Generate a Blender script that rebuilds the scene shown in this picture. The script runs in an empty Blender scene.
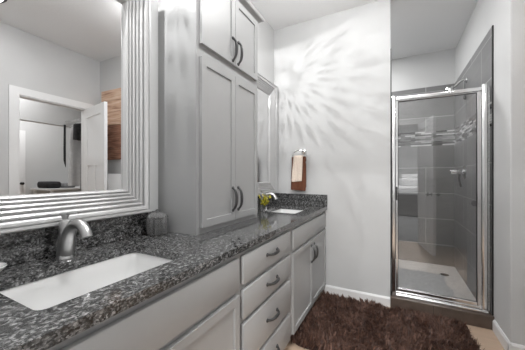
import bpy, bmesh, math, random
import numpy as np
from mathutils import Vector, Matrix
SC = bpy.context.scene
COL = SC.collection
R = math.radians
rnd = random.Random(7)

# ------------------------------------------------------------------ camera, world, exposure
cam = bpy.data.objects.new('camera', bpy.data.cameras.new('camera'))
COL.objects.link(cam)
cam.data.sensor_width = 36.0
cam.data.lens = 256.3 * 36.0 / 525.0
cam.data.shift_y = 0.37 / 525.0
cam.data.clip_start = 0.02
cam.location = (0, 0, 1.163)
cam.rotation_euler = (R(90), 0, R(27.394))
SC.camera = cam
w = bpy.data.worlds.new('world'); SC.world = w; w.use_nodes = True
w.node_tree.nodes['Background'].inputs[0].default_value = (1, 1, 1, 1)
w.node_tree.nodes['Background'].inputs[1].default_value = 0.3
SC.view_settings.view_transform = 'Standard'
SC.view_settings.look = 'None'
SC.view_settings.gamma = 1.0
SC.view_settings.use_curve_mapping = False
SC.view_settings.exposure = 0.14

def light(name, kind, loc, energy, size=0.1, rot=(0, 0, 0), color=(1, 1, 1), spread=None):
    d = bpy.data.lights.new(name, kind); d.energy = energy; d.color = color
    if kind == 'AREA':
        d.shape = 'DISK'; d.size = size
        if spread: d.spread = spread
    else:
        d.shadow_soft_size = size
    o = bpy.data.objects.new(name, d); COL.objects.link(o)
    o.location = loc; o.rotation_euler = rot
    return o
CEIL = 2.741
LAMPS = [  # name, x, y, radius, energy
    ('bathroom', -0.12, 0.95, 0.17, 15.0),  # added out of view as soft ambient fill
    ('bathroom', 0.80, 0.93, 0.11, 3.0),
    ('shower', -0.33, 3.25, 0.10, 14.0),
    ('closet', 2.20, 1.60, 0.15, 16.0),  # added, unseen, to light the closet in the mirror
    ('far closet', 3.30, 2.20, 0.15, 22.0),  # added, unseen, to light the closet beyond the beam
    ('bedroom', 0.30, -2.20, 0.20, 140.0),  # added, unseen, to brighten the bedroom reflected in the shower glass
]
for n, x, y, r, e in LAMPS:
    light(n + '_lamp', 'AREA', (x, y, CEIL - 0.025), e, r * 1.8)
light('vanity_lamp', 'POINT', (-1.08, 0.505, 2.32), 24.0, 0.004)
light('vanity_lamp', 'POINT', (-1.08, 1.775, 2.187), 13.0, 0.0015)

# ------------------------------------------------------------------ materials
def newmat(name):
    m = bpy.data.materials.new(name); m.use_nodes = True
    return m, m.node_tree.nodes, m.node_tree.links, m.node_tree.nodes['Principled BSDF']
def mat(name, col, rough=0.5, metal=0.0, noise=0.0, nscale=20.0, bump=0.0, bscale=200.0, spec=0.5, sheen=0.0, coat=0.0):
    m, N, L, B = newmat(name)
    if not isinstance(col, tuple): col = (col, col, col)
    B.inputs['Base Color'].default_value = (*col, 1)
    B.inputs['Roughness'].default_value = rough
    B.inputs['Metallic'].default_value = metal
    B.inputs['Specular IOR Level'].default_value = spec
    B.inputs['Sheen Weight'].default_value = sheen
    B.inputs['Coat Weight'].default_value = coat
    tc = N.new('ShaderNodeTexCoord')
    if noise:
        t = N.new('ShaderNodeTexNoise'); t.inputs['Scale'].default_value = nscale; t.inputs['Detail'].default_value = 4
        L.new(tc.outputs['Object'], t.inputs['Vector'])
        r = N.new('ShaderNodeValToRGB')
        r.color_ramp.elements[0].position = .3; r.color_ramp.elements[1].position = .7
        r.color_ramp.elements[0].color = (*[c * (1 - noise) for c in col], 1)
        r.color_ramp.elements[1].color = (*[min(1, c * (1 + noise)) for c in col], 1)
        L.new(t.outputs['Fac'], r.inputs['Fac']); L.new(r.outputs['Color'], B.inputs['Base Color'])
    if bump:
        t = N.new('ShaderNodeTexNoise'); t.inputs['Scale'].default_value = bscale; t.inputs['Detail'].default_value = 3
        L.new(tc.outputs['Object'], t.inputs['Vector'])
        b = N.new('ShaderNodeBump'); b.inputs['Strength'].default_value = bump; b.inputs['Distance'].default_value = .004
        L.new(t.outputs['Fac'], b.inputs['Height']); L.new(b.outputs['Normal'], B.inputs['Normal'])
    return m

M = {}
M['wall'] = mat('wall_paint', (.616, .618, .616), .6, noise=.02, nscale=3, bump=.10, bscale=90, spec=.3)
M['ceiling'] = mat('ceiling_paint', (.87, .87, .87), .8, bump=.35, bscale=60, spec=.2)
M['trim'] = mat('white_trim', (.82, .82, .82), .35)
M['cab'] = mat('cabinet_paint', (.377, .378, .377), .38, noise=.015, nscale=8)
M['porcelain'] = mat('porcelain', (.76, .76, .755), .12, coat=.4)
M['nickel'] = mat('brushed_nickel', (.55, .55, .55), .28, 1.0, bump=.03, bscale=300)
M['chrome'] = mat('polished_chrome', (.86, .86, .86), .10, 1.0)
M['satin'] = mat('satin_aluminium', (.80, .80, .80), .22, 1.0)
M['pewter'] = mat('dark_pewter', (.10, .10, .10), .32, .8)
M['black'] = mat('black_metal', (.015, .015, .015), .4)
M['silver'] = mat('silver_leaf', (.60, .60, .60), .30, .30, bump=.05, bscale=120)
M['mirror'] = mat('mirror_glass', (.76, .76, .76), .0, 1.0)
M['brown_tile'] = mat('brown_tile', (.105, .076, .060), .5, noise=.18, nscale=14)
M['grout_dark'] = mat('dark_grout', (.035, .028, .024), .8)
M['pan'] = mat('shower_pan', (.84, .84, .835), .5, noise=.12, nscale=45, bump=.3, bscale=60)
M['brown_towel'] = mat('brown_terry', (.15, .056, .030), .95, noise=.18, nscale=90, bump=.8, bscale=260, spec=.1, sheen=.3)
M['cream_towel'] = mat('cream_terry', (.78, .66, .56), .95, noise=.08, nscale=90, bump=.8, bscale=260, spec=.1, sheen=.2)
M['leaf'] = mat('yellow_leaf', (.50, .44, .03), .55, noise=.65, nscale=45)
M['stem'] = mat('green_stem', (.12, .17, .03), .6)
M['charcoal'] = mat('charcoal_cloth', (.05, .05, .052), .9, noise=.2, nscale=30, bump=.3, bscale=150, spec=.1)
M['grey_cloth'] = mat('grey_cloth', (.26, .26, .265), .9, noise=.12, nscale=20, bump=.3, bscale=150, spec=.1)
M['light_cloth'] = mat('light_cloth', (.55, .55, .55), .9, noise=.06, nscale=20, bump=.3, bscale=150, spec=.1)
M['bedding'] = mat('white_bedding', (.82, .82, .82), .9, bump=.3, bscale=25, spec=.1)
M['bed_wood'] = mat('dark_bed_wood', (.05, .045, .04), .5, noise=.2, nscale=12)
M['dark_box'] = mat('dark_fabric_bin', (.06, .06, .06), .85, bump=.3, bscale=150)
M['rubber'] = mat('dark_seal', (.03, .03, .03), .5)

M['carpet'] = mat('grey_carpet', (.20, .20, .20), .95, noise=.15, nscale=80, bump=.5, bscale=300, spec=.1)
def emis(name, s):
    m, N, L, B = newmat(name)
    B.inputs['Base Color'].default_value = (.9, .9, .9, 1)
    B.inputs['Emission Color'].default_value = (1, 1, 1, 1)
    B.inputs['Emission Strength'].default_value = s
    return m
M['glow'] = emis('lamp_diffuser', 2.5)
M['globe'] = emis('fill_globe', 44.0)  # glow of the added globe that brightens the ceiling

def granite():
    m, N, L, B = newmat('speckled_granite')
    tc = N.new('ShaderNodeTexCoord')
    mp = N.new('ShaderNodeMapping'); mp.inputs['Scale'].default_value = (1, .75, 1)
    L.new(tc.outputs['Object'], mp.inputs['Vector'])
    d = N.new('ShaderNodeTexNoise'); d.inputs['Scale'].default_value = 60; d.inputs['Detail'].default_value = 3
    L.new(mp.outputs[0], d.inputs['Vector'])
    mx = N.new('ShaderNodeMix'); mx.data_type = 'VECTOR'; mx.inputs['Factor'].default_value = .012
    L.new(mp.outputs[0], mx.inputs[4]); L.new(d.outputs['Color'], mx.inputs[5])
    v = N.new('ShaderNodeTexVoronoi'); v.inputs['Scale'].default_value = 240
    L.new(mx.outputs[1], v.inputs['Vector'])
    sep = N.new('ShaderNodeSeparateColor'); L.new(v.outputs['Color'], sep.inputs[0])
    n = N.new('ShaderNodeTexNoise'); n.inputs['Scale'].default_value = 70; n.inputs['Detail'].default_value = 5; n.inputs['Roughness'].default_value = .65
    L.new(mp.outputs[0], n.inputs['Vector'])
    a = N.new('ShaderNodeMath'); a.operation = 'MULTIPLY_ADD'; a.inputs[1].default_value = .36
    L.new(sep.outputs[0], a.inputs[0])
    b = N.new('ShaderNodeMath'); b.operation = 'MULTIPLY'; b.inputs[1].default_value = 1.0
    L.new(n.outputs['Fac'], b.inputs[0]); L.new(b.outputs[0], a.inputs[2])
    r = N.new('ShaderNodeValToRGB'); e = r.color_ramp.elements
    e[0].position = .44; e[0].color = (.008, .010, .010, 1)
    e[1].position = .95; e[1].color = (.36, .36, .36, 1)
    for p, c in ((.56, .026), (.65, .056), (.73, .105), (.83, .19)):
        q = e.new(p); q.color = (c, c, c, 1)
    L.new(a.outputs[0], r.inputs['Fac']); L.new(r.outputs['Color'], B.inputs['Base Color'])
    B.inputs['Roughness'].default_value = .10
    B.inputs['Specular IOR Level'].default_value = .8
    return m
M['granite'] = granite()

def swizzle(N, L, ax):
    tc = N.new('ShaderNodeTexCoord'); s = N.new('ShaderNodeSeparateXYZ'); c = N.new('ShaderNodeCombineXYZ')
    L.new(tc.outputs['Object'], s.inputs[0])
    L.new(s.outputs[ax[0]], c.inputs[0]); L.new(s.outputs[ax[1]], c.inputs[1])
    return c
def brick(name, ax, bw, rh, c1, c2, mortar, msize, rough=.35, off=(0, 0), freq=2, noise=True):
    m, N, L, B = newmat(name)
    c = swizzle(N, L, ax)
    mp = N.new('ShaderNodeMapping'); mp.inputs['Location'].default_value = (off[0], off[1], 0)
    L.new(c.outputs[0], mp.inputs['Vector'])
    b = N.new('ShaderNodeTexBrick'); b.inputs['Scale'].default_value = 1
    b.inputs['Brick Width'].default_value = bw; b.inputs['Row Height'].default_value = rh
    b.inputs['Mortar Size'].default_value = msize; b.offset = .5; b.offset_frequency = freq
    b.inputs['Color1'].default_value = (*c1, 1); b.inputs['Color2'].default_value = (*c2, 1)
    b.inputs['Mortar'].default_value = (*mortar, 1)
    L.new(mp.outputs[0], b.inputs['Vector'])
    out = b.outputs['Color']
    if noise:
        t = N.new('ShaderNodeTexNoise'); t.inputs['Scale'].default_value = 5; t.inputs['Detail'].default_value = 6
        mp2 = N.new('ShaderNodeMapping'); mp2.inputs['Scale'].default_value = (1, 5, 1)
        L.new(c.outputs[0], mp2.inputs['Vector']); L.new(mp2.outputs[0], t.inputs['Vector'])
        r = N.new('ShaderNodeValToRGB')
        r.color_ramp.elements[0].color = (.80, .80, .80, 1); r.color_ramp.elements[1].color = (1.2, 1.2, 1.2, 1)
        L.new(t.outputs['Fac'], r.inputs['Fac'])
        x = N.new('ShaderNodeMix'); x.data_type = 'RGBA'; x.blend_type = 'MULTIPLY'; x.inputs[0].default_value = 1
        L.new(out, x.inputs[6]); L.new(r.outputs['Color'], x.inputs[7]); out = x.outputs[2]
    L.new(out, B.inputs['Base Color']); B.inputs['Roughness'].default_value = rough
    return m
g = lambda v: (v, v, v)
M['tile_x'] = brick('grey_wall_tile_side', (1, 2), .65, .325, g(.185), g(.215), g(.46), .0036, off=(.12, .04))
M['tile_y'] = brick('grey_wall_tile_back', (0, 2), .65, .325, g(.185), g(.215), g(.46), .0036, off=(.30, .04))
def mosaic(name, ax):
    m, N, L, B = newmat(name)
    c = swizzle(N, L, ax)
    b = N.new('ShaderNodeTexBrick'); b.inputs['Scale'].default_value = 1
    b.inputs['Brick Width'].default_value = .115; b.inputs['Row Height'].default_value = .0188
    b.inputs['Mortar Size'].default_value = .0013; b.offset = .43; b.offset_frequency = 2
    b.inputs['Bias'].default_value = 0
    b.inputs['Color1'].default_value = (0, 0, 0, 1); b.inputs['Color2'].default_value = (1, 1, 1, 1)
    b.inputs['Mortar'].default_value = (.35, .35, .35, 1)
    L.new(c.outputs[0], b.inputs['Vector'])
    r = N.new('ShaderNodeValToRGB'); r.color_ramp.interpolation = 'CONSTANT'; e = r.color_ramp.elements
    e[0].position = 0; e[0].color = (.035, .035, .035, 1); e[1].position = .78; e[1].color = (.70, .70, .70, 1)
    for p, q in ((.25, .20), (.42, .42), (.54, .10), (.66, .28)):
        k = e.new(p); k.color = (q, q, q, 1)
    L.new(b.outputs['Color'], r.inputs['Fac']); L.new(r.outputs['Color'], B.inputs['Base Color'])
    B.inputs['Roughness'].default_value = .12
    return m
M['mosaic_x'] = mosaic('mosaic_side', (1, 2)); M['mosaic_y'] = mosaic('mosaic_back', (0, 2))
M['floor'] = brick('tan_floor_tile', (0, 1), .45, .45, (.50, .375, .275), (.54, .405, .30), (.38, .27, .19), .003, rough=.4, off=(.1, .2))

def wood(name, dark, mid_, lite):
    m, N, L, B = newmat(name)
    tc = N.new('ShaderNodeTexCoord'); mp = N.new('ShaderNodeMapping'); mp.inputs['Scale'].default_value = (2, 2, 22)
    L.new(tc.outputs['Object'], mp.inputs['Vector'])
    t = N.new('ShaderNodeTexNoise'); t.inputs['Scale'].default_value = 2.2; t.inputs['Detail'].default_value = 6; t.inputs['Distortion'].default_value = .6
    L.new(mp.outputs[0], t.inputs['Vector'])
    oi = N.new('ShaderNodeNewGeometry'); a = N.new('ShaderNodeMath'); a.operation = 'MULTIPLY_ADD'; a.inputs[1].default_value = .30; 
    L.new(oi.outputs['Random Per Island'], a.inputs[0]); 
    s = N.new('ShaderNodeMath'); s.operation = 'SUBTRACT'; s.inputs[1].default_value = .15
    L.new(t.outputs['Fac'], s.inputs[0]); L.new(s.outputs[0], a.inputs[2])
    r = N.new('ShaderNodeValToRGB'); e = r.color_ramp.elements
    e[0].position = .30; e[0].color = (*dark, 1); e[1].position = .72; e[1].color = (*lite, 1)
    q = e.new(.5); q.color = (*mid_, 1)
    L.new(a.outputs[0], r.inputs['Fac']); L.new(r.outputs['Color'], B.inputs['Base Color']); B.inputs['Roughness'].default_value = .7
    return m
M['wood'] = wood('pale_rustic_wood', (.36, .20, .13), (.66, .44, .31), (.80, .60, .46))
M['wood_red'] = wood('red_brown_wood', (.12, .05, .03), (.34, .17, .11), (.50, .28, .19))

def pile_mat():
    m, N, L, B = newmat('brown_shag_fibre')
    gnode = N.new('ShaderNodeNewGeometry'); r = N.new('ShaderNodeValToRGB'); e = r.color_ramp.elements
    e[0].color = (.032, .014, .009, 1); e[1].color = (.23, .118, .080, 1)
    q = e.new(.6); q.color = (.092, .042, .028, 1)
    L.new(gnode.outputs['Random Per Island'], r.inputs['Fac']); L.new(r.outputs['Color'], B.inputs['Base Color'])
    B.inputs['Roughness'].default_value = .55; B.inputs['Sheen Weight'].default_value = .05
    return m
M['pile'] = pile_mat()
M['rug_base'] = mat('rug_backing', (.04, .02, .015), .95)

def pane_mat(name, boost, tint):
    m, N, L, B = newmat(name)
    N.remove(B); out = N['Material Output']
    t = N.new('ShaderNodeBsdfTransparent'); t.inputs[0].default_value = (tint, tint, tint, 1)
    gl = N.new('ShaderNodeBsdfGlossy'); gl.inputs['Roughness'].default_value = 0
    f = N.new('ShaderNodeFresnel'); f.inputs['IOR'].default_value = 1.5
    k = N.new('ShaderNodeMath'); k.operation = 'MULTIPLY'; k.inputs[1].default_value = boost; k.use_clamp = True
    mx = N.new('ShaderNodeMixShader')
    L.new(f.outputs[0], k.inputs[0]); L.new(k.outputs[0], mx.inputs[0]); L.new(t.outputs[0], mx.inputs[1]); L.new(gl.outputs[0], mx.inputs[2])
    L.new(mx.outputs[0], out.inputs[0])
    return m
M['pane'] = pane_mat('shower_glass', 3.3, .97)
def glass(name, col, rough=.02):
    m, N, L, B = newmat(name)
    B.inputs['Base Color'].default_value = (*col, 1); B.inputs['Transmission Weight'].default_value = 1
    B.inputs['Roughness'].default_value = rough; B.inputs['IOR'].default_value = 1.48
    return m
M['crystal'] = glass('clear_crystal', (.95, .95, .95))
M['smoke'] = glass('smoked_glass', (.42, .42, .42), .10); M['smoke'].node_tree.nodes['Principled BSDF'].inputs['Transmission Weight'].default_value = .72

# ------------------------------------------------------------------ mesh helpers
class MB:
    def __init__(s): s.bm = bmesh.new()
    def box(s, x0, x1, y0, y1, z0, z1, bevel=0.0, seg=1):
        x0, x1 = sorted((x0, x1)); y0, y1 = sorted((y0, y1)); z0, z1 = sorted((z0, z1))
        r = bmesh.ops.create_cube(s.bm, size=1)
        for v in r['verts']:
            v.co = Vector(((x0 + x1) / 2 + v.co.x * (x1 - x0), (y0 + y1) / 2 + v.co.y * (y1 - y0), (z0 + z1) / 2 + v.co.z * (z1 - z0)))
        if bevel:
            ed = list({e for v in r['verts'] for e in v.link_edges})
            bmesh.ops.bevel(s.bm, geom=ed, offset=bevel, segments=seg, affect='EDGES', profile=.5)
        return s
    def loft(s, loops, caps=True, closed=True):
        vs = [[s.bm.verts.new(p) for p in lp] for lp in loops]
        n = len(vs[0])
        for a, b in zip(vs, vs[1:]):
            for i in range(n if closed else n - 1):
                j = (i + 1) % n
                s.bm.faces.new((a[i], a[j], b[j], b[i]))
        if caps:
            s.bm.faces.new(vs[0][::-1]); s.bm.faces.new(vs[-1])
        return s
    def tube(s, pts, rad, n=10, flat=1.0, up=(0, 0, 1), caps=True):
        pts = [Vector(p) for p in pts]
        rad = rad if isinstance(rad, (list, tuple)) else [rad] * len(pts)
        loops = []; prev = None
        for i, p in enumerate(pts):
            d = (pts[min(i + 1, len(pts) - 1)] - pts[max(i - 1, 0)]).normalized()
            if prev is None:
                a = Vector(up)
                if abs(d.dot(a)) > .95: a = Vector((0, 1, 0)) if abs(d.y) < .9 else Vector((1, 0, 0))
                u = (a - d * a.dot(d)).normalized()
            else:
                u = (prev - d * prev.dot(d)).normalized()
            prev = u; v = d.cross(u)
            loops.append([p + (u * math.cos(2 * math.pi * k / n) * flat + v * math.sin(2 * math.pi * k / n)) * rad[i] for k in range(n)])
        return s.loft(loops, caps)
    def lathe(s, prof, c=(0, 0, 0), axis='z', n=24, caps=True):
        c = Vector(c); loops = []
        for r, h in prof:
            lp = []
            for k in range(n):
                a = 2 * math.pi * k / n; p, q = r * math.cos(a), r * math.sin(a)
                lp.append(c + Vector({'z': (p, q, h), 'x': (h, p, q), 'y': (q, h, p)}[axis]))
            loops.append(lp)
        return s.loft(loops, caps)
    def torus(s, c, R0, r, axis='y', n=32, m=8):
        c = Vector(c); vs = []
        for i in range(n):
            a = 2 * math.pi * i / n; row = []
            for j in range(m):
                b = 2 * math.pi * j / m; q = R0 + r * math.cos(b); h = r * math.sin(b)
                p, t = q * math.cos(a), q * math.sin(a)
                row.append(s.bm.verts.new(c + Vector({'y': (p, h, t), 'z': (p, t, h), 'x': (h, p, t)}[axis])))
            vs.append(row)
        for i in range(n):
            for j in range(m):
                s.bm.faces.new((vs[i][j], vs[(i + 1) % n][j], vs[(i + 1) % n][(j + 1) % m], vs[i][(j + 1) % m]))
        return s
    def build(s, name, m, parent=None, smooth=True, angle=35, mods=None):
        bmesh.ops.recalc_face_normals(s.bm, faces=s.bm.faces)
        me = bpy.data.meshes.new(name); 
        ca = math.cos(R(angle))
        if smooth:
            for f in s.bm.faces: f.smooth = True
            for e in s.bm.edges:
                if len(e.link_faces) == 2 and e.link_faces[0].normal.dot(e.link_faces[1].normal) < ca: e.smooth = False
        s.bm.to_mesh(me); s.bm.free()
        o = bpy.data.objects.new(name, me); COL.objects.link(o); me.materials.append(M[m])
        if parent is not None:
            o.parent = parent
            # parents are unrotated empties: keep world coordinates given to the mesh
            off = Vector((0, 0, 0)); q = parent
            while q is not None: off += Vector(q.location); q = q.parent
            for v in me.vertices: v.co -= off
        return o
def tag(o, label, cat, group=None):
    o['label'] = label; o['category'] = cat
    if group: o['group'] = group
    return o
def thing(name, label, cat, loc=(0, 0, 0), group=None):
    o = bpy.data.objects.new(name, None); COL.objects.link(o); o.location = loc; o.empty_display_size = .05
    return tag(o, label, cat, group)
def struct(o):
    o['kind'] = 'structure'; return o
def sbox(name, m, *b, bevel=0):
    return struct(MB().box(*b, bevel=bevel).build(name, m))
def rrect(x0, x1, y0, y1, z, r, n=5):
    pts = []
    for cx, cy, a0 in ((x1 - r, y1 - r, 0), (x0 + r, y1 - r, 90), (x0 + r, y0 + r, 180), (x1 - r, y0 + r, 270)):
        for k in range(n + 1):
            a = R(a0 + 90 * k / n); pts.append((cx + r * math.cos(a), cy + r * math.sin(a), z))
    return pts

# ------------------------------------------------------------------ key dimensions
XL, D, XR, J, W, DB = -1.1685, 2.534, 0.661, 2.206, 1.273, 3.92
XS = -0.0383          # left edge of the shower opening
SL = -0.62            # hidden left wall of the shower
ZC, TC = 0.8585, 0.030
XC, XF, XD = -0.5946, -0.620, -0.601   # counter edge, face frame, door face
T = 0.1

# ------------------------------------------------------------------ the setting
sbox('floor', 'floor', -2.3, 4.1, -.06, 4.05, -.1, 0)
sbox('floor_bedroom', 'carpet', -2.3, 4.1, -4.6, -.06, -.1, 0)
sbox('ceiling', 'ceiling', -2.3, 4.1, -4.6, 4.05, CEIL, CEIL + .08)
sbox('wall_left', 'wall', XL - T, XL, -.06, D + T, 0, CEIL)
sbox('wall_back', 'wall', XL, XS, D, D + T, 0, CEIL)
sbox('wall_right', 'wall', XR, XR + T, J, DB + T, 0, CEIL, bevel=.004)
sbox('wall_jog', 'wall', XR + T, W, J, J + T, 0, CEIL)
sbox('wall_shower_left', 'wall', SL - T, SL, D + T, DB + T, 0, CEIL)
sbox('wall_shower_back', 'wall', SL, XR, DB, DB + T, 0, CEIL)
# opposite wall with the closet doorway
DY0, DY1, DZ = 1.325, 2.03, 2.035
b = MB(); b.box(W, W + T, .06, DY0, 0, CEIL); b.box(W, W + T, DY1, 3.6, 0, CEIL); b.box(W, W + T, DY0, DY1, DZ, CEIL)
struct(b.build('wall_opposite', 'wall'))
# wall the photographer stands in, with the bedroom doorway
FX0, FX1 = -.40, .345
b = MB(); b.box(XL, FX0, -.06, .06, 0, CEIL); b.box(FX1, 2.2, -.06, .06, 0, CEIL); b.box(FX0, FX1, -.06, .06, DZ, CEIL)
struct(b.build('wall_front', 'wall'))
# closet and bedroom shells
sbox('wall_closet_far', 'wall', 4.0, 4.1, .06, 3.7, 0, CEIL)
sbox('wall_closet_near', 'wall', 2.2, 4.0, -.06, .06, 0, CEIL)
sbox('wall_closet_end', 'wall', W, 4.0, 3.6, 3.7, 0, CEIL)
sbox('trim_closet_beam', 'wall', 2.6, 2.72, .06, 3.6, 2.0, CEIL)
sbox('wall_bedroom_left', 'wall', -2.3, -2.2, -4.6, -.06, 0, CEIL)
sbox('wall_bedroom_right', 'wall', 2.2, 2.3, -4.6, -.06, 0, CEIL)
sbox('wall_bedroom_far', 'wall', -2.2, 2.2, -4.6, -4.5, 0, CEIL)
sbox('wall_bedroom_near', 'wall', -2.2, XL - T, -.06, 0, 0, CEIL)
# baseboards with a chamfered top
def baseboard(name, p0, p1, nrm, h=.085, t=.014):
    p0, p1, nrm = Vector((*p0, 0)), Vector((*p1, 0)), Vector((*nrm, 0))
    prof = ((0, 0), (t, 0), (t, h - .014), (t * .45, h), (0, h))
    return struct(MB().loft([[p + nrm * a + Vector((0, 0, z)) for a, z in prof] for p in (p0, p1)]).build(name, 'trim', angle=20))
baseboard('baseboard_back', (XF + .005, D), (XS - .002, D), (0, -1))
baseboard('baseboard_right', (XR, J - .014), (XR, D - .035), (-1, 0))
baseboard('baseboard_jog', (XR - .014, J), (W, J), (0, -1))
# shower tile, mosaic band, trims, curb and pan
ZT = 2.30; MZ0, MZ1 = 1.540, 1.728
def tile_panels(name, mt, mm, horiz, fix, a0, a1):
    for i, (z0, z1, m, p) in enumerate(((0.03, MZ0, mt, .008), (MZ0, MZ1, mm, .010), (MZ1, ZT, mt, .008))):
        nm = ('trim_mosaic_' if m == mm else 'wall_tile_') + name + ('_upper' if i == 2 else '')
        if horiz: sbox(nm, m, a0, a1, fix - p, fix, z0, z1)
        else: sbox(nm, m, min(fix, fix + p * (1 if name == 'left' else -1)), max(fix, fix + p * (1 if name == 'left' else -1)), a0, a1, z0, z1)
tile_panels('right', 'tile_x', 'mosaic_x', False, XR, D, DB)
tile_panels('left', 'tile_x', 'mosaic_x', False, SL, D + T, DB)
tile_panels('back', 'tile_y', 'mosaic_y', True, DB, SL + .010, XR - .010)
sbox('trim_edge_right', 'black', XR - .010, XR + .0005, D - .008, D, .105, ZT, bevel=0)
sbox('trim_edge_left', 'black', XS, XS + .008, D - .003, D + T, .105, 2.283)
sbox('trim_shower_curb', 'brown_tile', XS + .001, XR - .001, D - .03, D + T, 0, .100, bevel=.003)
for i, x in enumerate((.275,)):
    sbox('trim_curb_joint_%d' % (i + 1), 'grout_dark', x, x + .003, D - .0308, D - .029, 0, .098)
sbox('trim_shower_pan', 'pan', SL, XR, D + T, DB, 0, .03)

# ------------------------------------------------------------------ lamps in the ceiling, several added as unseen fill
for n, x, y, r, e in LAMPS:
    k = {('bathroom', -0.12): 'added round fill light, unseen, above the floor in front of the first sink',
         ('bathroom', 0.80): 'small round ceiling light seen in the top left of the mirror',
         ('closet', 2.20): 'added round fill light, unseen, inside the closet room',
         ('shower', -.33): 'round ceiling light in the part of the shower hidden behind the wall',
         ('far closet', 3.30): 'added round fill light, unseen, beyond the closet beam above the bench',
         ('bedroom', .30): 'added round fill light, unseen, brightening the reflected bedroom'}[(n, x)]
    t = thing('ceiling_light', k, 'light', (x, y, CEIL))
    MB().lathe([(r + .012, 0), (r + .02, -.010), (r + .012, -.018), (r, -.016), (r, 0)], (x, y, CEIL), n=32, caps=False).build('rim', 'pewter' if r == .11 else 'trim', t)
    MB().lathe([(.001, -.004), (r * .98, -.004), (r, -.012), (.001, -.014)], (x, y, CEIL), n=32).build('diffuser', 'glow', t)

GX, GY, GZ = -.30, 1.72, 2.585  # globe added out of view to throw direct light on the ceiling
t = thing('added_globe_light', 'added unseen opal globe fill light above the drawers and the rug', 'light', (GX, GY, CEIL))
MB().lathe([(.060, 0), (.060, -.012), (.040, -.022), (.030, -.080), (.001, -.080)], (GX, GY, CEIL), n=28).build('holder', 'chrome', t)
MB().lathe([(max(.001, .080 * math.sin(math.pi * k / 16)), -.080 * math.cos(math.pi * k / 16)) for k in range(17)], (GX, GY, GZ), n=28).build('globe', 'globe', t)

# ------------------------------------------------------------------ vanity cabinets
def shaker(y0, y1, z0, z1, xb, xf, parent, name='door', rail=.052, cab='cab'):
    m = MB(); m.box(xb, xf, y0, y1, z0, z1)
    bm = m.bm; bm.faces.ensure_lookup_table()
    f = max(bm.faces, key=lambda q: q.calc_center_median().x)
    bmesh.ops.inset_region(bm, faces=[f], thickness=.003, depth=0.0)
    for v in f.verts: pass
    bmesh.ops.inset_region(bm, faces=[f], thickness=rail - .006, depth=0)
    bmesh.ops.inset_region(bm, faces=[f], thickness=.003, depth=0)
    bmesh.ops.translate(bm, verts=list(f.verts), vec=(-.008, 0, 0))
    ob = m.build(name, cab, parent, smooth=False)
    return ob
def slab(y0, y1, z0, z1, xb, xf, parent, name='drawer'):
    return MB().box(xb, xf, y0, y1, z0, z1, bevel=.006, seg=2).build(name, 'cab', parent, angle=30)
def bow(p, length, vertical, parent, proj=.028):
    """bow handle, feet on the face at p, bulging toward +x"""
    p = Vector(p); ax = Vector((0, 0, 1)) if vertical else Vector((0, 1, 0))
    pts, rad = [], []
    for k in range(15):
        t = -1 + 2 * k / 14
        pts.append(p + ax * t * length / 2 + Vector((proj * (1 - abs(t) ** 3.0) ** .8, 0, 0)))
        rad.append(.0056 + .0034 * (1 - t * t))
    m = MB(); m.tube(pts, rad, 8)
    for sgn in (-1, 1):
        c = p + ax * sgn * length / 2
        m.lathe([(.010, -.001), (.010, .004), (.006, .009)], c, axis='x', n=12)
    return m.build('handle', 'pewter', parent)

def base_body(t, y0, y1, stiles, rails):
    m = MB()
    m.box(XL + .003, XF - .02, y0, y0 + .016, .09, ZC - TC - .001); m.box(XL + .003, XF - .02, y1 - .016, y1, .09, ZC - TC - .001)
    m.box(XL + .003, XF - .02, y0 + .016, y1 - .016, .09, .108)
    m.box(XL + .003, XL + .015, y0 + .016, y1 - .016, .108, ZC - TC - .001)
    m.box(XF - .02, XF, y0, y1, .09, ZC - TC - .001)
    m.box(XL + .003, XF - .07, y0, y1, 0.001, .09)
    return m.build('body', 'cab', t, smooth=False)
# sink base beside the camera
Y1, Y2, Y3 = .962, 1.582, 2.531
tA = thing('sink_base_cabinet', 'grey sink base cabinet under the nearest sink, its doors cut off by the frame', 'cabinet', (XL, .07, 0))
base_body(tA, .07, Y1, 0, 0)
slab(.10, .945, .663, .803, XF, XD, tA, 'false_drawer_front')
dA = shaker(.10, .514, .10, .640, XF, XD, tA); bow((XD, .475, .52), .13, True, dA)
dB = shaker(.520, .945, .10, .640, XF, XD, tA); bow((XD, .559, .52), .13, True, dB)
# drawer stack
tB = thing('drawer_cabinet', 'grey four-drawer base cabinet between the two sink cabinets', 'cabinet', (XL, Y1, 0))
base_body(tB, Y1 + .001, Y2 - .001, 0, 0)
for z0, z1 in ((.672, .803), (.515, .648), (.292, .492), (.098, .270)):
    d = slab(.978, 1.554, z0, z1, XF, XD, tB)
    bow((XD, 1.275, (z0 + z1) / 2 + .005), .125, False, d)
# far sink base
tC = thing('sink_base_cabinet', 'grey two-door sink base cabinet in the corner under the far sink', 'cabinet', (XL, Y2, 0))
base_body(tC, Y2, Y3, 0, 0)
slab(1.612, 2.505, .663, .798, XF, XD, tC, 'false_drawer_front')
dC = shaker(1.612, 2.055, .10, .640, XF, XD, tC); bow((XD, 2.020, .53), .13, True, dC)
dD = shaker(2.061, 2.505, .10, .640, XF, XD, tC); bow((XD, 2.096, .53), .13, True, dD)

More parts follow.
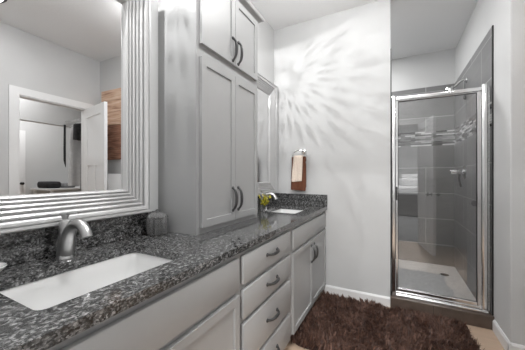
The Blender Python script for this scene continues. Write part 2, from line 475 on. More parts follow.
# ------------------------------------------------------------------ countertop with two cut-outs
SX0, SX1 = -1.012, -.707
SINKS = ((.276, .736), (1.925, 2.355))
ct = thing('countertop', 'long polished black and grey speckled granite countertop with backsplash', 'countertop', (XL, .07, ZC))
m = MB(); bm = m.bm
def ring(pts):
    vs = [bm.verts.new(p) for p in pts]
    return [bm.edges.new((vs[i], vs[(i + 1) % len(vs)])) for i in range(len(vs))]
edges = ring([(XL, .065, ZC), (XC, .065, ZC), (XC, D - .001, ZC), (XL, D - .001, ZC)])
for y0, y1 in SINKS: edges += ring(rrect(SX0, SX1, y0, y1, ZC, .022))
res = bmesh.ops.triangle_fill(bm, use_beauty=True, use_dissolve=False, edges=edges)
fs = [f for f in bm.faces]
ext = bmesh.ops.extrude_face_region(bm, geom=fs)
for v in [q for q in ext['geom'] if isinstance(q, bmesh.types.BMVert)]: v.co.z -= TC
ob = m.build('slab', 'granite', ct, smooth=False)
SPH = .112
for y0, y1 in ((.065, .994), (1.642, D - .021)):
    MB().box(XL + .0005, XL + .020, y0, y1, ZC, ZC + SPH, bevel=.002).build('backsplash', 'granite', ct, smooth=False)
MB().box(XL + .0005, XC + .002, D - .020, D - .0005, ZC, ZC + SPH + .002, bevel=.002).build('side_splash', 'granite', ct, smooth=False)

# sinks
for (y0, y1), lab in zip(SINKS, ('white rectangular undermount sink nearest the camera below the big mirror', 'far white rectangular undermount sink beside the towel ring wall')):
    s = thing('sink', lab, 'sink', ((SX0 + SX1) / 2, (y0 + y1) / 2, ZC - TC))
    zt = ZC - TC - .0005; o = .004
    loops = [rrect(SX0 - .025, SX1 + .025, y0 - .025, y1 + .025, zt - .012, .03), rrect(SX0 - .025, SX1 + .025, y0 - .025, y1 + .025, zt, .03),
             rrect(SX0 - o, SX1 + o, y0 - o, y1 + o, zt, .024), rrect(SX0, SX1, y0, y1, zt - .006, .024)]
    for k in range(1, 7):
        f = k / 6; ins = .004 + .022 * f * f; loops.append(rrect(SX0 + ins, SX1 - ins, y0 + ins * 1.6, y1 - ins * 1.6, zt - .008 - .105 * f, .026 + .014 * f))
    loops += [rrect(SX0 + .045, SX1 - .045, y0 + .06, y1 - .06, zt - .126, .05), rrect(SX0 + .125, SX1 - .125, y0 + .18, y1 - .18, zt - .131, .02)]
    mm = MB(); mm.loft(loops, caps=False); mm.bm.faces.new([v for v in mm.bm.verts][-24:])
    mm.build('basin', 'porcelain', s, angle=50)
    cx, cy = (SX0 + SX1) / 2, (y0 + y1) / 2
    MB().lathe([(.024, -.1355), (.024, -.129), (.018, -.1275), (.001, -.1285)], (cx, cy, zt), n=20).build('drain', 'chrome', s)

# faucets: tapered column with an arched spout and a lever on top
def faucet(label, y):
    x = -1.082
    t = thing('faucet', label, 'faucet', (x, y, ZC), 'brushed nickel faucets')
    t['group'] = 'vanity faucets'
    m = MB(); m.lathe([(.030, 0), (.030, .004), (.0270, .008), (.0235, .05), (.0205, .10), (.0185, .128), (.0155, .138), (.009, .143)], (x, y, ZC + .0003), n=24)
    m.build('body', 'nickel', t, angle=50)
    pts, rad = [], []
    P = [(.000, .010), (.010, .045), (.020, .078), (.036, .106), (.060, .127), (.088, .134), (.114, .127), (.132, .108), (.139, .092)]
    Rr = [.0265, .0245, .0225, .0205, .0185, .0175, .0175, .018, .0185]
    # refine with Catmull-Rom
    for i in range(len(P) - 1):
        p0, p1, p2, p3 = P[max(i - 1, 0)], P[i], P[i + 1], P[min(i + 2, len(P) - 1)]
        for k in range(4):
            u = k / 4
            q = [.5 * (2 * b + (c - a) * u + (2 * a - 5 * b + 4 * c - d) * u * u + (3 * b - a - 3 * c + d) * u ** 3) for a, b, c, d in zip(p0, p1, p2, p3)]
            pts.append((x + q[0], y, ZC + q[1])); rad.append(Rr[i] * (1 - u) + Rr[i + 1] * u)
    pts.append((x + P[-1][0], y, ZC + P[-1][1])); rad.append(Rr[-1])
    MB().tube(pts, rad, 16, up=(0, 1, 0)).build('spout', 'nickel', t, angle=50)
    m = MB(); m.lathe([(.010, .138), (.010, .150), (.013, .156), (.012, .164), (.004, .167)], (x, y, ZC), n=16)
    m.tube([(x - .004, y, ZC + .160), (x + .02, y + .004, ZC + .165), (x + .045, y + .008, ZC + .168), (x + .062, y + .011, ZC + .167)], [.008, .0075, .0065, .005], 10, flat=.55)
    m.build('lever', 'nickel', t)
faucet('brushed nickel single lever faucet behind the nearest sink', .505)
faucet('brushed nickel single lever faucet behind the far sink, half hidden by the tall cabinet', 2.075)

# ------------------------------------------------------------------ tall cabinet on the counter
TY0, TY1, TX = .996, 1.640, -.893
tx1 = TX + .020
tt = thing('tall_cabinet', 'tall grey linen cabinet with four shaker doors standing on the countertop', 'cabinet', (XL, TY0, ZC))
m = MB(); m.box(XL + .0005, TX, TY0, TY1, ZC + .0005, 2.300)
m.build('body', 'cab', tt, smooth=False)
ym = 1.3235
for z0, z1, hz in ((1.838, 2.256, 1.925), (.894, 1.772, 1.020)):
    a = shaker(TY0 + .020, ym - .0015, z0, z1, TX, tx1, tt, rail=.057); bow((tx1, ym - .030, hz), .135, True, a)
    c = shaker(ym + .0015, TY1 - .032, z0, z1, TX, tx1, tt, rail=.057); bow((tx1, ym + .030, hz), .135, True, c)
# crown: stepped profile mitred around the front and right side
prof = [(0, 2.266), (.004, 2.266), (.008, 2.276), (.018, 2.283), (.030, 2.288), (.037, 2.293), (.038, 2.308), (0, 2.308)]
lp = [[(XL + .001, TY1 + o, z) for o, z in prof], [(TX + o, TY1 + o, z) for o, z in prof], [(TX + o, TY0 - o, z) for o, z in prof], [(XL + .001, TY0 - o, z) for o, z in prof]]
MB().loft(lp).build('crown_moulding', 'cab', tt, angle=12)

# ------------------------------------------------------------------ mirrors in ridged frames
PROF = [(-.004, .006), (0, .022), (.003, .030), (.008, .033), (.012, .030), (.013, .022), (.016, .022), (.019, .031), (.024, .034), (.028, .030), (.029, .022), (.034, .022),
        (.037, .033), (.043, .037), (.048, .033), (.049, .025), (.053, .025), (.056, .036), (.062, .040), (.067, .036), (.068, .028), (.073, .028), (.077, .041), (.084, .046), (.090, .041), (.091, .031), (.096, .031),
        (.099, .046), (.108, .055), (.116, .058), (.117, .048), (.121, .048), (.125, .062), (.134, .064), (.140, .054), (.141, 0), (-.004, 0)]
def mirror(label, y0, y1, z0, z1, tilt):
    t = thing('framed_mirror', label, 'mirror', (XL, (y0 + y1) / 2, z0))
    m = MB(); n = len(PROF)
    loops = [[(XL + .001 + h, yy, zz) for h, yy, zz in ((h * .78 + .006 * (h > .01), (y0 - d * .92) if c in (0, 3) else (y1 + d * .92), (z0 - d * .86) if c in (0, 1) else (z1 + d * .86)) for d, h in PROF)] for c in range(4)]
    m.loft(loops + [loops[0]], caps=False)
    bmesh.ops.remove_doubles(m.bm, verts=m.bm.verts, dist=1e-5)
    m.build('frame', 'silver', t, angle=28)
    k = math.tan(tilt); yc = (y0 + y1) / 2; xg = XL + .015
    m = MB(); e = .003
    q = [(y0 - e, z0 - e), (y1 + e, z0 - e), (y1 + e, z1 + e), (y0 - e, z1 + e)]
    m.loft([[(xg - .004 - (y - yc) * k, y, z) for y, z in q], [(xg - (y - yc) * k, y, z) for y, z in q]])
    m.build('mirror_glass', 'mirror', t, smooth=False)
mirror('large mirror in a wide ridged silver-white frame above the nearest sink', .225, .785, 1.094, 1.990, R(1.0))
mirror('far framed mirror above the far sink, mostly hidden behind the tall cabinet', 1.790, 2.365, 1.094, 1.990, 0)

# ------------------------------------------------------------------ crystal vanity lights
def vanity_light(label, y, z):
    """a globe of crystal strings on a wall arm; the strings run along the wall from pole to pole"""
    x = -1.08; r0 = .075
    t = thing('crystal_vanity_light', label, 'light', (XL, y, z))
    MB().lathe([(.055, .001), (.055, .010), (.045, .018), (.012, .020)], (XL, y, z + .125), axis='x', n=24).build('back_plate', 'chrome', t)
    MB().tube([(XL + .015, y, z + .125), (x - .03, y, z + .127), (x, y, z + .118), (x, y, z + .012)], .006, 10).build('arm', 'chrome', t)
    MB().lathe([(.092, .040), (.094, .042), (.074, .074), (.036, .090), (.001, .094), (.001, .088), (.034, .084), (.070, .070)], (x, y, z), n=32, caps=False).build('light_blocker', 'pewter', t)  # opaque cap added to keep the lamp's light off the ceiling
    m = MB(); nc = 40; r = random.Random(11)
    for c in range(nc):
        th = 2 * math.pi * (c + r.uniform(-.12, .12)) / nc; la = R(2.5) + r.uniform(0, .09)
        while la < R(170):
            ln = r.uniform(.16, .32)
            a = la + ln / 2; rad = Vector((math.cos(th), 0, math.sin(th)))
            p = Vector((x, y, z)) + rad * r0 * math.sin(a) + Vector((0, r0 * math.cos(a), 0))
            tan = (rad * math.cos(a) - Vector((0, math.sin(a), 0))).normalized(); nrm = (rad * math.sin(a) + Vector((0, math.cos(a), 0))).normalized(); bi = tan.cross(nrm)
            wd = r0 * math.sin(a) * math.pi / nc * r.uniform(.52, .74); L = r0 * ln / 2
            vs = [m.bm.verts.new(p + q) for q in (tan * L, bi * wd, nrm * wd * .6, -bi * wd, -nrm * wd * .6, -tan * L)]
            for k in range(4):
                m.bm.faces.new((vs[0], vs[1 + k], vs[1 + (k + 1) % 4])); m.bm.faces.new((vs[5], vs[1 + (k + 1) % 4], vs[1 + k]))
            la += ln + r.uniform(.015, .05)
    o = m.build('crystal_strings', 'crystal', t, smooth=False); o['kind'] = 'stuff'
vanity_light('crystal vanity light on the wall above the nearest mirror', .505, 2.32)
vanity_light('crystal vanity light behind the tall cabinet above the far mirror', 1.775, 2.187)

# ------------------------------------------------------------------ things on the counter
jar = thing('lidded_jar', 'small grey ribbed glass jar with a domed lid beside the tall cabinet', 'jar', (-1.092, .925, ZC))
def ribbed(m, prof, c, n=84, ribs=14, amp=.08):
    loops = []
    for r, h in prof:
        loops.append([(c[0] + r * (1 + amp * math.cos(ribs * 2 * math.pi * k / n)) * math.cos(2 * math.pi * k / n), c[1] + r * (1 + amp * math.cos(ribs * 2 * math.pi * k / n)) * math.sin(2 * math.pi * k / n), c[2] + h) for k in range(n)])
    return m.loft(loops)
c0 = (-1.092, .925, ZC + .0005)
ribbed(MB(), [(.040, 0), (.046, .004), (.049, .03), (.050, .06), (.050, .078), (.047, .084), (.044, .084), (.044, .070), (.043, .010), (.001, .008)], c0).build('body', 'smoke', jar)
m = MB(); ribbed(m, [(.001, .085), (.049, .085), (.050, .090), (.044, .100), (.030, .110), (.012, .116)], c0)
m.lathe([(.006, .114), (.009, .120), (.008, .127), (.001, .129)], c0, n=16)
m.build('lid', 'smoke', jar)

sd = thing('soap_dish', 'small white oval soap dish at the left edge behind the nearest sink', 'dish', (-1.088, .300, ZC))
MB().lathe([(.022, 0), (.026, .004), (.040, .018), (.046, .026), (.045, .028), (.038, .021), (.024, .008), (.001, .006)], (-1.088, .300, ZC + .0005), n=32).build('bowl', 'porcelain', sd)

VX, VY = -.972, 1.900
vs = thing('flower_vase', 'small clear vase of yellow green sprigs on the counter beside the tall cabinet', 'vase', (VX, VY, ZC))
MB().lathe([(.022, 0), (.025, .003), (.027, .02), (.025, .045), (.018, .065), (.020, .072), (.018, .072), (.016, .065), (.022, .045), (.024, .02), (.02, .008), (.001, .007)], (VX, VY, ZC + .0005), n=24).build('vase_body', 'crystal', vs)
m = MB(); ml = MB()
for k in range(17):
    a = rnd.uniform(0, 6.28); sp = rnd.uniform(.015, .070); h = rnd.uniform(.085, .165)
    tip = Vector((VX + sp * math.cos(a), VY + sp * math.sin(a), ZC + h)); base = Vector((VX, VY, ZC + .02)); midp = base.lerp(tip, .55) + Vector((0, 0, .012))
    m.tube([base, midp, tip], [.0014, .0013, .0008], 5)
    for q in range(9):
        f = rnd.uniform(.45, 1.0); p = base.lerp(tip, f) + Vector((0, 0, .01 * (1 - f)))
        d = Vector((rnd.gauss(0, 1), rnd.gauss(0, 1), rnd.gauss(.5, .6))).normalized(); sd_ = d.cross(Vector((rnd.gauss(0, 1), rnd.gauss(0, 1), 1))).normalized()
        L_, w_ = rnd.uniform(.016, .027), rnd.uniform(.005, .009); nn = d.cross(sd_)
        v0 = ml.bm.verts.new(p); v1 = ml.bm.verts.new(p + d * L_ * .5 + sd_ * w_ + nn * .002); v2 = ml.bm.verts.new(p + d * L_); v3 = ml.bm.verts.new(p + d * L_ * .5 - sd_ * w_ + nn * .002)
        ml.bm.faces.new((v0, v1, v2)); ml.bm.faces.new((v0, v2, v3))
m.build('stems', 'stem', vs); o = ml.build('foliage', 'leaf', vs, smooth=False); o['kind'] = 'stuff'

# ------------------------------------------------------------------ towel ring and towels
RX, RY, RZ, RR = -.868, D - .045, 1.338, .080
tr = thing('towel_ring', 'chrome towel ring on the grey wall above the far sink counter', 'towel ring', (RX, D, 1.405))
m = MB(); m.lathe([(.024, 0), (.024, -.006), (.018, -.011), (.010, -.014), (.009, -.046), (.011, -.052), (.001, -.054)], (RX + .036, D - .0005, 1.408), axis='y', n=20).build('post', 'chrome', tr)
MB().torus((RX, RY, RZ), RR, .0042, axis='y', n=48).build('ring', 'chrome', tr)
def towel(name, mt, label, x0, x1, ztop, zf, zb, yc, gap, th, skew, seed, bar=None):
    """sheet folded over the ring: front panel nearer the room, back panel nearer the wall"""
    r = random.Random(seed); nx, prof = 12, []
    nz = 12
    for k in range(nz + 1): prof.append((-gap, zf + (ztop - gap - zf) * k / nz))
    for k in range(1, 6): a = math.pi * k / 6; prof.append((-gap * math.cos(a), ztop - gap + gap * math.sin(a)))
    for k in range(nz + 1): prof.append((gap, ztop - gap + (zb - ztop + gap) * k / nz))
    m = MB(); rows = []
    for i in range(nx + 1):
        u = i / nx; row = []
        for yy, zz in prof:
            f = max(0, (ztop - zz) / (ztop - zf))
            xx = x0 + (x1 - x0) * u; xm = (x0 + x1) / 2
            xx = xm + (xx - xm) * (.90 + .10 * f) + skew * f * (ztop - zf)
            wv = .004 * math.sin(u * 9 + seed) * f + .002 * math.sin(u * 21 + zz * 30)
            row.append(m.bm.verts.new((xx, yc + yy + wv * (1 if yy < 0 else .5), zz + .004 * math.sin(u * 4 + seed) * f)))
        rows.append(row)
    for a, b in zip(rows, rows[1:]):
        for k in range(len(prof) - 1): m.bm.faces.new((a[k], b[k], b[k + 1], a[k + 1]))
    o = m.build(name, mt, None, angle=60)
    md = o.modifiers.new('thick', 'SOLIDIFY'); md.thickness = th; md.offset = 0
    sb = o.modifiers.new('soft', 'SUBSURF'); sb.levels = 1; sb.render_levels = 2
    return tag(o, label, 'towel')
towel('hand_towel', 'brown_towel', 'brown hand towel hanging through the towel ring under the cream cloth', -.952, -.790, 1.350, 1.008, 1.04, RY, .009, .010, -.02, 1)
towel('washcloth', 'cream_towel', 'cream washcloth folded over the front of the brown hand towel', -.928, -.818, 1.364, 1.100, 1.20, RY, .021, .007, -.06, 4)

# ------------------------------------------------------------------ shower
sh = thing('shower_enclosure', 'chrome framed glass shower door and frame standing on the brown curb', 'shower door', (XS, D + .04, .1))
ya, yb = D + .012, D + .052
x0s, x1s = XS + .010, XR - .012
ZB, ZH = .1005, 1.868
MB().box(x0s, x0s + .030, ya, yb, ZB, ZH, bevel=.004, seg=2).build('left_jamb', 'satin', sh)
MB().box(.598, .630, ya - .004, yb + .004, ZB, ZH + .004, bevel=.006, seg=2).build('right_post', 'satin', sh)
MB().box(x1s - .014, x1s, ya + .01, yb, ZB, ZH - .02, bevel=.003).build('wall_jamb', 'satin', sh)
MB().box(x0s + .030, .598, ya, yb, ZH - .046, ZH - .016, bevel=.005, seg=2).build('header', 'satin', sh)
m = MB(); m.box(x0s + .030, x1s - .014, ya - .014, yb + .008, ZB, ZB + .020, bevel=.004); m.box(x0s + .030, .598, ya + .006, yb - .004, ZB + .020, ZB + .040, bevel=.004)
m.build('sill', 'satin', sh)
MB().box(.630, x1s - .014, ya + .018, ya + .023, ZB + .02, ZH - .03).build('side_pane', 'pane', sh, smooth=False)
dr = MB()
ix0, ix1, iz0, iz1 = x0s + .033, .595, ZB + .043, ZH - .048
for bx in ((ix0, ix0 + .016, iz0, iz1), (ix1 - .026, ix1, iz0, iz1), (ix0 + .016, ix1 - .026, iz0, iz0 + .026), (ix0 + .016, ix1 - .026, iz1 - .008, iz1)):
    dr.box(bx[0], bx[1], ya + .006, yb - .008, bx[2], bx[3], bevel=.003)
drf = dr.build('door', 'satin', sh)
MB().box(ix0 + .012, ix1 - .022, ya + .018, ya + .024, iz0 + .020, iz1 - .005).build('glass', 'pane', drf, smooth=False)
m = MB(); m.box(ix0 + .0165, ix0 + .0195, ya + .0155, ya + .0255, iz0 + .026, iz1 - .008)
m.box(ix1 - .0295, ix1 - .0265, ya + .0155, ya + .0255, iz0 + .026, iz1 - .008)
m.box(ix0 + .0195, ix1 - .0295, ya + .0155, ya + .0255, iz1 - .011, iz1 - .008)
m.build('seal', 'rubber', drf, smooth=False)
MB().box(x0s + .034, x0s + .045, ya - .012, ya + .006, .945, 1.062, bevel=.003).build('handle', 'pewter', drf)

sx = XR - .009
hd = thing('overhead_shower', 'chrome shower head on a curved arm high on the tiled side wall', 'shower head', (sx, 3.30, 2.14))
MB().lathe([(.030, 0), (.030, -.004), (.022, -.010), (.012, -.014)], (sx, 3.30, 2.14), axis='x', n=24).build('flange', 'chrome', hd)
MB().tube([(sx - .008, 3.30, 2.14), (.625, 3.30, 2.148), (.600, 3.30, 2.138), (.575, 3.30, 2.112), (.555, 3.30, 2.092), (.538, 3.30, 2.082)], .0120, 12, up=(0, 1, 0)).build('arm', 'chrome', hd)
hm = MB(); hm.lathe([(.016, .016), (.020, -.004), (.044, -.022), (.054, -.034), (.052, -.046), (.001, -.047)], (0, 0, 0), n=28)
bmesh.ops.rotate(hm.bm, verts=hm.bm.verts, cent=(0, 0, 0), matrix=Matrix.Rotation(R(35), 3, 'Y'))
bmesh.ops.translate(hm.bm, verts=hm.bm.verts, vec=(.530, 3.30, 2.078))
hm.build('head', 'chrome', hd)
tg = thing('hanging_tag', 'small dark tag hanging on a cord from the shower arm', 'hanging tag', (.635, 3.30, 1.95))
MB().tube([(.635, 3.30, 2.1375), (.635, 3.30, 2.06), (.635, 3.30, 2.01)], .002, 6).build('cord', 'pewter', tg)
MB().lathe([(.003, .085), (.008, .06), (.014, .03), (.013, .012), (.004, 0)], (.635, 3.30, 1.94), n=14).build('weight', 'pewter', tg)
vl = thing('shower_valve', 'round chrome shower valve with a lever handle on the tiled side wall', 'shower valve', (sx, 3.38, 1.20))
MB().lathe([(.075, 0), (.075, -.004), (.066, -.010), (.030, -.014), (.024, -.03), (.001, -.03)], (sx, 3.38, 1.20), axis='x', n=32).build('escutcheon', 'chrome', vl)
MB().lathe([(.026, -.028), (.027, -.06), (.026, -.115), (.020, -.124), (.001, -.125)], (sx, 3.38, 1.20), axis='x', n=20).build('knob', 'chrome', vl)
MB().tube([(sx - .045, 3.38, 1.185), (sx - .05, 3.38, 1.13), (sx - .044, 3.38, 1.085), (sx - .034, 3.38, 1.04)], [.010, .009, .008, .010], 10, up=(0, 1, 0)).build('lever', 'pewter', vl)
dn = thing('shower_drain', 'small dark round drain in the pale shower floor', 'drain', (.50, 3.55, .03))
MB().lathe([(.040, .0302), (.040, .033), (.036, .0345), (.001, .0345)], (.50, 3.55, 0), n=24).build('grate', 'pewter', dn)

# ------------------------------------------------------------------ shag rug
rg = thing('shag_rug', 'dark brown shag rug on the tan floor between vanity and shower', 'rug', (-.05, 2.03, 0))
RGX0, RGX1, RGY0, RGY1 = -.630, .465, 1.66, 2.44
MB().loft([rrect(RGX0, RGX1, RGY0, RGY1, .001, .06), rrect(RGX0, RGX1, RGY0, RGY1, .012, .06)]).build('backing', 'rug_base', rg)
def pile(seed=3):
    r = np.random.default_rng(seed); nt, per = 2600, 17
    cx = r.uniform(RGX0, RGX1, nt); cy = r.uniform(RGY0, RGY1, nt)
    la = 2.2 * np.sin(cx * 9 + 1.3 * np.sin(cy * 7)) + 1.8 * np.cos(cy * 11 + cx * 4) + r.normal(0, .8, nt); lm = r.uniform(.3, 1.0, nt)
    hh = r.uniform(.045, .080, nt)
    N = nt * per; ti = np.repeat(np.arange(nt), per)
    bx = cx[ti] + r.normal(0, .010, N); by = cy[ti] + r.normal(0, .010, N)
    ln = .052 * lm[ti] * r.uniform(.8, 1.15, N)
    H = hh[ti] * r.uniform(.8, 1.1, N)
    tipx = cx[ti] + np.cos(la[ti]) * ln + r.normal(0, .0055, N); tipy = cy[ti] + np.sin(la[ti]) * ln + r.normal(0, .0055, N)
    lean = np.hypot(tipx - bx, tipy - by)
    tipx = np.clip(tipx, -.66, RGX1 + .05); tipy = np.clip(tipy, RGY0 - .05, D - .035)
    wa = r.uniform(0, np.pi, N); wx, wy = np.cos(wa), np.sin(wa); wd = r.uniform(.0014, .0027, N)
    V = np.zeros((N, 5, 3))
    for k, (f, h, ws) in enumerate(((0, 0, 1), (.42, .62, .85))):
        X = bx + (tipx - bx) * f; Y = by + (tipy - by) * f; Z = .010 + H * h
        V[:, 2 * k] = np.stack((X - wx * wd * ws, Y - wy * wd * ws, Z), 1); V[:, 2 * k + 1] = np.stack((X + wx * wd * ws, Y + wy * wd * ws, Z), 1)
    V[:, 4] = np.stack((tipx, tipy, .010 + H * np.clip(1 - (lean / .06) ** 2 * .6, .45, 1)), 1)
    V[:, :, 0] -= rg.location.x; V[:, :, 1] -= rg.location.y
    base = (np.arange(N) * 5)[:, None]
    idx = np.concatenate((base + [0, 1, 3, 2], base + [2, 3, 4]), 1).ravel()
    me = bpy.data.meshes.new('pile'); me.vertices.add(N * 5); me.vertices.foreach_set('co', V.ravel())
    me.loops.add(N * 7); me.loops.foreach_set('vertex_index', idx.astype(np.int32))
    me.polygons.add(N * 2)
    ls = np.stack((np.arange(N) * 7, np.arange(N) * 7 + 4), 1).ravel().astype(np.int32)
    me.polygons.foreach_set('loop_start', ls)
    me.update(calc_edges=True); me.validate()
    o = bpy.data.objects.new('pile', me); COL.objects.link(o); me.materials.append(M['pile']); o.parent = rg; o['kind'] = 'stuff'
pile()

# ------------------------------------------------------------------ seen in the mirror: closet doorway, door, wall panel
m = MB(); cw = .080
m.box(W - .016, W, DY0 - cw, DY0, 0, DZ + cw); m.box(W - .016, W, DY1, DY1 + cw, 0, DZ + cw); m.box(W - .016, W, DY0, DY1, DZ, DZ + cw)
m.box(W, W + T, DY0, DY0 + .012, 0, DZ - .012); m.box(W, W + T, DY1 - .012, DY1, 0, DZ - .012); m.box(W, W + T, DY0, DY1, DZ - .012, DZ)
o = struct(m.build('trim_closet_casing', 'trim', smooth=False))
def door_leaf(name, label, hinge, ang, width, h=2.015, th=.034, knob='chrome', knob_z=.88, sided=1):
    """three panel craftsman door; local +x runs from the hinge to the free edge"""
    t = thing(name, label, 'door', (*hinge, .008)); 
    def leafbox(m, *b): return m.box(*b)
    m = MB(); s, r_ = .105, .12; lo, hi = -th / 2, th / 2
    zt0, zt1 = h - r_, h
    rails = [(0, .20), (1.28, 1.40), (h - .12, h)]
    m.box(0, s, lo, hi, 0, h); m.box(width - s, width, lo, hi, 0, h)
    for a, b in rails: m.box(s, width - s, lo, hi, a, b)
    m.box(width / 2 - .045, width / 2 + .045, lo, hi, .20, 1.28)
    m.box(s, width - s, lo + .010, hi - .010, .2, h - .12)
    leaf = m.build('leaf', 'trim', None, smooth=False); leaf.parent = t
    k = MB()
    for sg in (-1, 1) if sided else (1,):
        k.lathe([(.026, sg * (th / 2)), (.024, sg * (th / 2 + .006)), (.009, sg * (th / 2 + .010)), (.009, sg * (th / 2 + .035)), (.024, sg * (th / 2 + .042)), (.026, sg * (th / 2 + .055)), (.016, sg * (th / 2 + .066)), (.001, sg * (th / 2 + .067))], (width - .06, 0, knob_z), axis='y', n=18)
    kn = k.build('knob', knob, None); kn.parent = t
    t.rotation_euler = (0, 0, ang)
    return t
door_leaf('panel_door', 'white three-panel closet door standing open, seen in the large mirror', (W + .010, DY1 - .012), R(180 + 12.5), .655, knob='black')
door_leaf('panel_door', 'white three-panel bedroom door standing open, reflected in the shower glass', (FX1 + .020, .085), R(79), .690, knob='black')
door_leaf('panel_door', 'closed white door with a black knob on the far closet wall', (3.978, 1.775), R(90), .690, knob='black', knob_z=1.0, sided=0)
# bedroom doorway casing
m = MB()
for s_, (ya_, yb_) in ((1, (.06, .076)), (-1, (-.076, -.06))):
    m.box(FX0 - cw, FX0, ya_, yb_, 0, DZ + cw); m.box(FX1 + .0, FX1 + cw, ya_, yb_, 0, DZ + cw); m.box(FX0, FX1, ya_, yb_, DZ, DZ + cw)
struct(m.build('trim_bedroom_casing', 'trim', smooth=False))

wp = thing('wood_wall_panel', 'brown rustic plank wall panel seen in the mirror beyond the open door', 'wall art', (.98, J, 1.37))
z = 1.372
for k, hgt in enumerate((.15, .17, .14, .18, .15, .145)):
    MB().box(.762, 1.198, J - .026 - .004 * (k % 2), J - .0008, z, z + hgt - .004, bevel=.003).build('plank', 'wood' if k in (3, 4, 5) else 'wood_red', wp, smooth=False); z += hgt
st = thing('storage_tower', 'narrow white open tower with a dark bin, seen at the edge of the mirror', 'shelf', (.85, 2.09, 0))
m = MB(); m.box(.765, .779, 1.985, 2.190, .001, 1.185); m.box(.906, .920, 1.985, 2.190, .001, 1.185)
for z in (.05, .45, .80, 1.171): m.box(.779, .906, 1.985, 2.190, z, z + .014)
m.box(.779, .906, 2.184, 2.190, .064, 1.171)
m.build('frame', 'trim', st, smooth=False)
db = tag(MB().box(.785, .900, 1.990, 2.180, .8145, 1.10, bevel=.006).build('storage_bin', 'dark_box'), 'dark fabric bin on the upper shelf of the narrow white tower', 'bin')

# closet: rod, garments, scarf, bench and folded blankets
rod = tag(MB().tube([(W + T + .001, 2.46, 2.075), (2.599, 2.46, 2.075)], .013, 12).build('closet_rod', 'chrome'), 'metal closet rod that carries the hanging clothes', 'rod')
def garment(x, mt, label, top, bottom, wtop, wbot, seed, ztop=2.075):
    t = thing('hanging_garment', label, 'clothes', (x, 2.46, ztop), 'clothes on the closet rod')
    y = 2.46; m = MB()
    m.tube([(x, y + .012, ztop + .004), (x, y + .010, ztop + .017), (x, y - .004, ztop + .021), (x, y - .016, ztop + .008), (x, y - .008, ztop - .018), (x, y, ztop - .04), (x, y, ztop - .055)], .0022, 6)
    m.tube([(x, y - wtop * .92, ztop - .135), (x, y - .02, ztop - .058), (x, y + .02, ztop - .058), (x, y + wtop * .92, ztop - .135)], .0065, 8)
    m.build('hanger', 'trim', t)
    r = random.Random(seed); loops = []; n = 36
    ph = [r.uniform(0, 6.28) for _ in range(3)]
    for k in range(15):
        f = k / 14; z = top + (bottom - top) * f
        sh_ = min(1, f / .12); hw = (.05 + (wtop - .05) * sh_ ** .6) if f < .12 else wtop + (wbot - wtop) * (f - .12) / .88
        lp = []
        for i in range(n):
            a = 2 * math.pi * i / n
            fold = 1 + .28 * f * math.sin(7 * a + ph[0]) + .16 * f * math.sin(11 * a + ph[1])
            lp.append((x + (.022 + .020 * f) * math.sin(a) * fold, y + hw * math.cos(a) * (1 + .03 * f * math.sin(5 * a + ph[2])), z))
        loops.append(lp)
    m = MB(); m.loft(loops); m.build('cloth', mt, t, angle=60)
garment(2.22, 'light_cloth', 'long pale grey coat at the far end of the closet rod', 1.995, 1.00, .14, .16, 2)
garment(2.08, 'charcoal', 'short charcoal top in the middle of the closet rod', 1.995, 1.72, .16, .16, 1)
garment(1.945, 'grey_cloth', 'long mid grey dress beside the charcoal top on the closet rod', 1.995, .95, .12, .14, 3)
garment(1.805, 'light_cloth', 'pale shirt nearest the open door on the closet rod', 1.995, 1.15, .13, .14, 4)
m = MB(); m.loft([[(2.588 - .008 * (k % 2) - .006, 2.405 + w0, z), (2.592, 2.405 + w0, z), (2.592, 2.455, z - dz), (2.588 - .006, 2.455, z - dz)] for k, (z, w0, dz) in enumerate(((2.02, .02, 0), (1.9, .02, 0), (1.6, .016, 0), (1.42, .018, .05), (1.36, .030, .06)))])
tag(m.build('scarf', 'charcoal'), 'narrow dark scarf hanging on the closet beam beside the clothes', 'scarf')
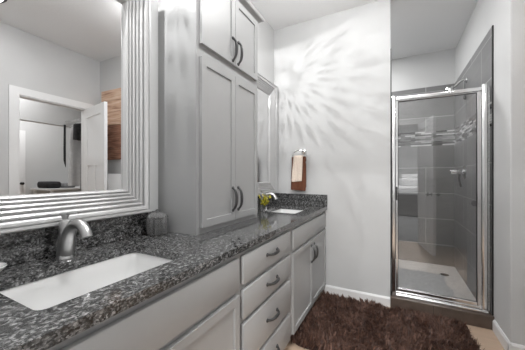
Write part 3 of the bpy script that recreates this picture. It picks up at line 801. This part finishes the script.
bn = thing('closet_bench', 'long pale bench top against the far closet wall', 'bench', (3.6, 2.9, 0))
MB().box(3.30, 3.98, 2.545, 3.55, .880, .915, bevel=.004).build('top', 'trim', bn)
for (x, y) in ((3.33, 2.60), (3.33, 3.49), (3.93, 2.60), (3.93, 3.49)):
    MB().box(x - .02, x + .02, y - .02, y + .02, .001, .880).build('leg', 'trim', bn)
def cushion(name, mt, x0, x1, y0, y1, z0, z1, label, cat, seed=0):
    m = MB(); n = 10; bm = m.bm
    hx, hy = (x1 - x0) / 2, (y1 - y0) / 2; cx, cy = (x0 + x1) / 2, (y0 + y1) / 2
    loops = []
    for k in range(9):
        f = k / 8; a = math.pi * (f - .5); s_ = .80 + .20 * math.cos(a) ** .7 if abs(math.cos(a)) > 1e-6 else .80
        loops.append(rrect(cx - hx * s_, cx + hx * s_, cy - hy * s_, cy + hy * s_, z0 + (z1 - z0) * (.5 + .5 * math.sin(a)), min(hx, hy) * .45))
    m.loft(loops); o = m.build(name, mt, angle=60)
    return tag(o, label, cat)
cushion('folded_blanket', 'charcoal', 3.38, 3.80, 2.56, 2.80, .916, 1.045, 'dark folded blanket on the closet bench, left one in the mirror', 'blanket')
cushion('folded_blanket', 'grey_cloth', 3.38, 3.80, 2.84, 3.06, .916, 1.010, 'grey folded blanket on the closet bench, right one in the mirror', 'blanket')

# ------------------------------------------------------------------ bedroom reflected in the shower glass
bd = thing('bed', 'white made bed on a dark base, reflected in the shower glass', 'bed', (.3, -3.6, 0))
MB().box(-.75, 1.0, -4.30, -3.02, .06, .62, bevel=.01).build('base', 'bed_wood', bd)
MB().box(-.77, 1.02, -4.32, -3.00, .62, .86, bevel=.06, seg=4).build('mattress', 'bedding', bd)
for k, (x0_, x1_, y0_, y1_, z1_, lb) in enumerate(((.10, .60, -3.55, -3.15, 1.08, 'white pillow on the near side of the bed'), (.15, .75, -4.05, -3.62, 1.20, 'plump white pillow on the far side of the bed'))):
    cushion('pillow', 'bedding', x0_, x1_, y0_, y1_, .861, z1_, lb, 'pillow')
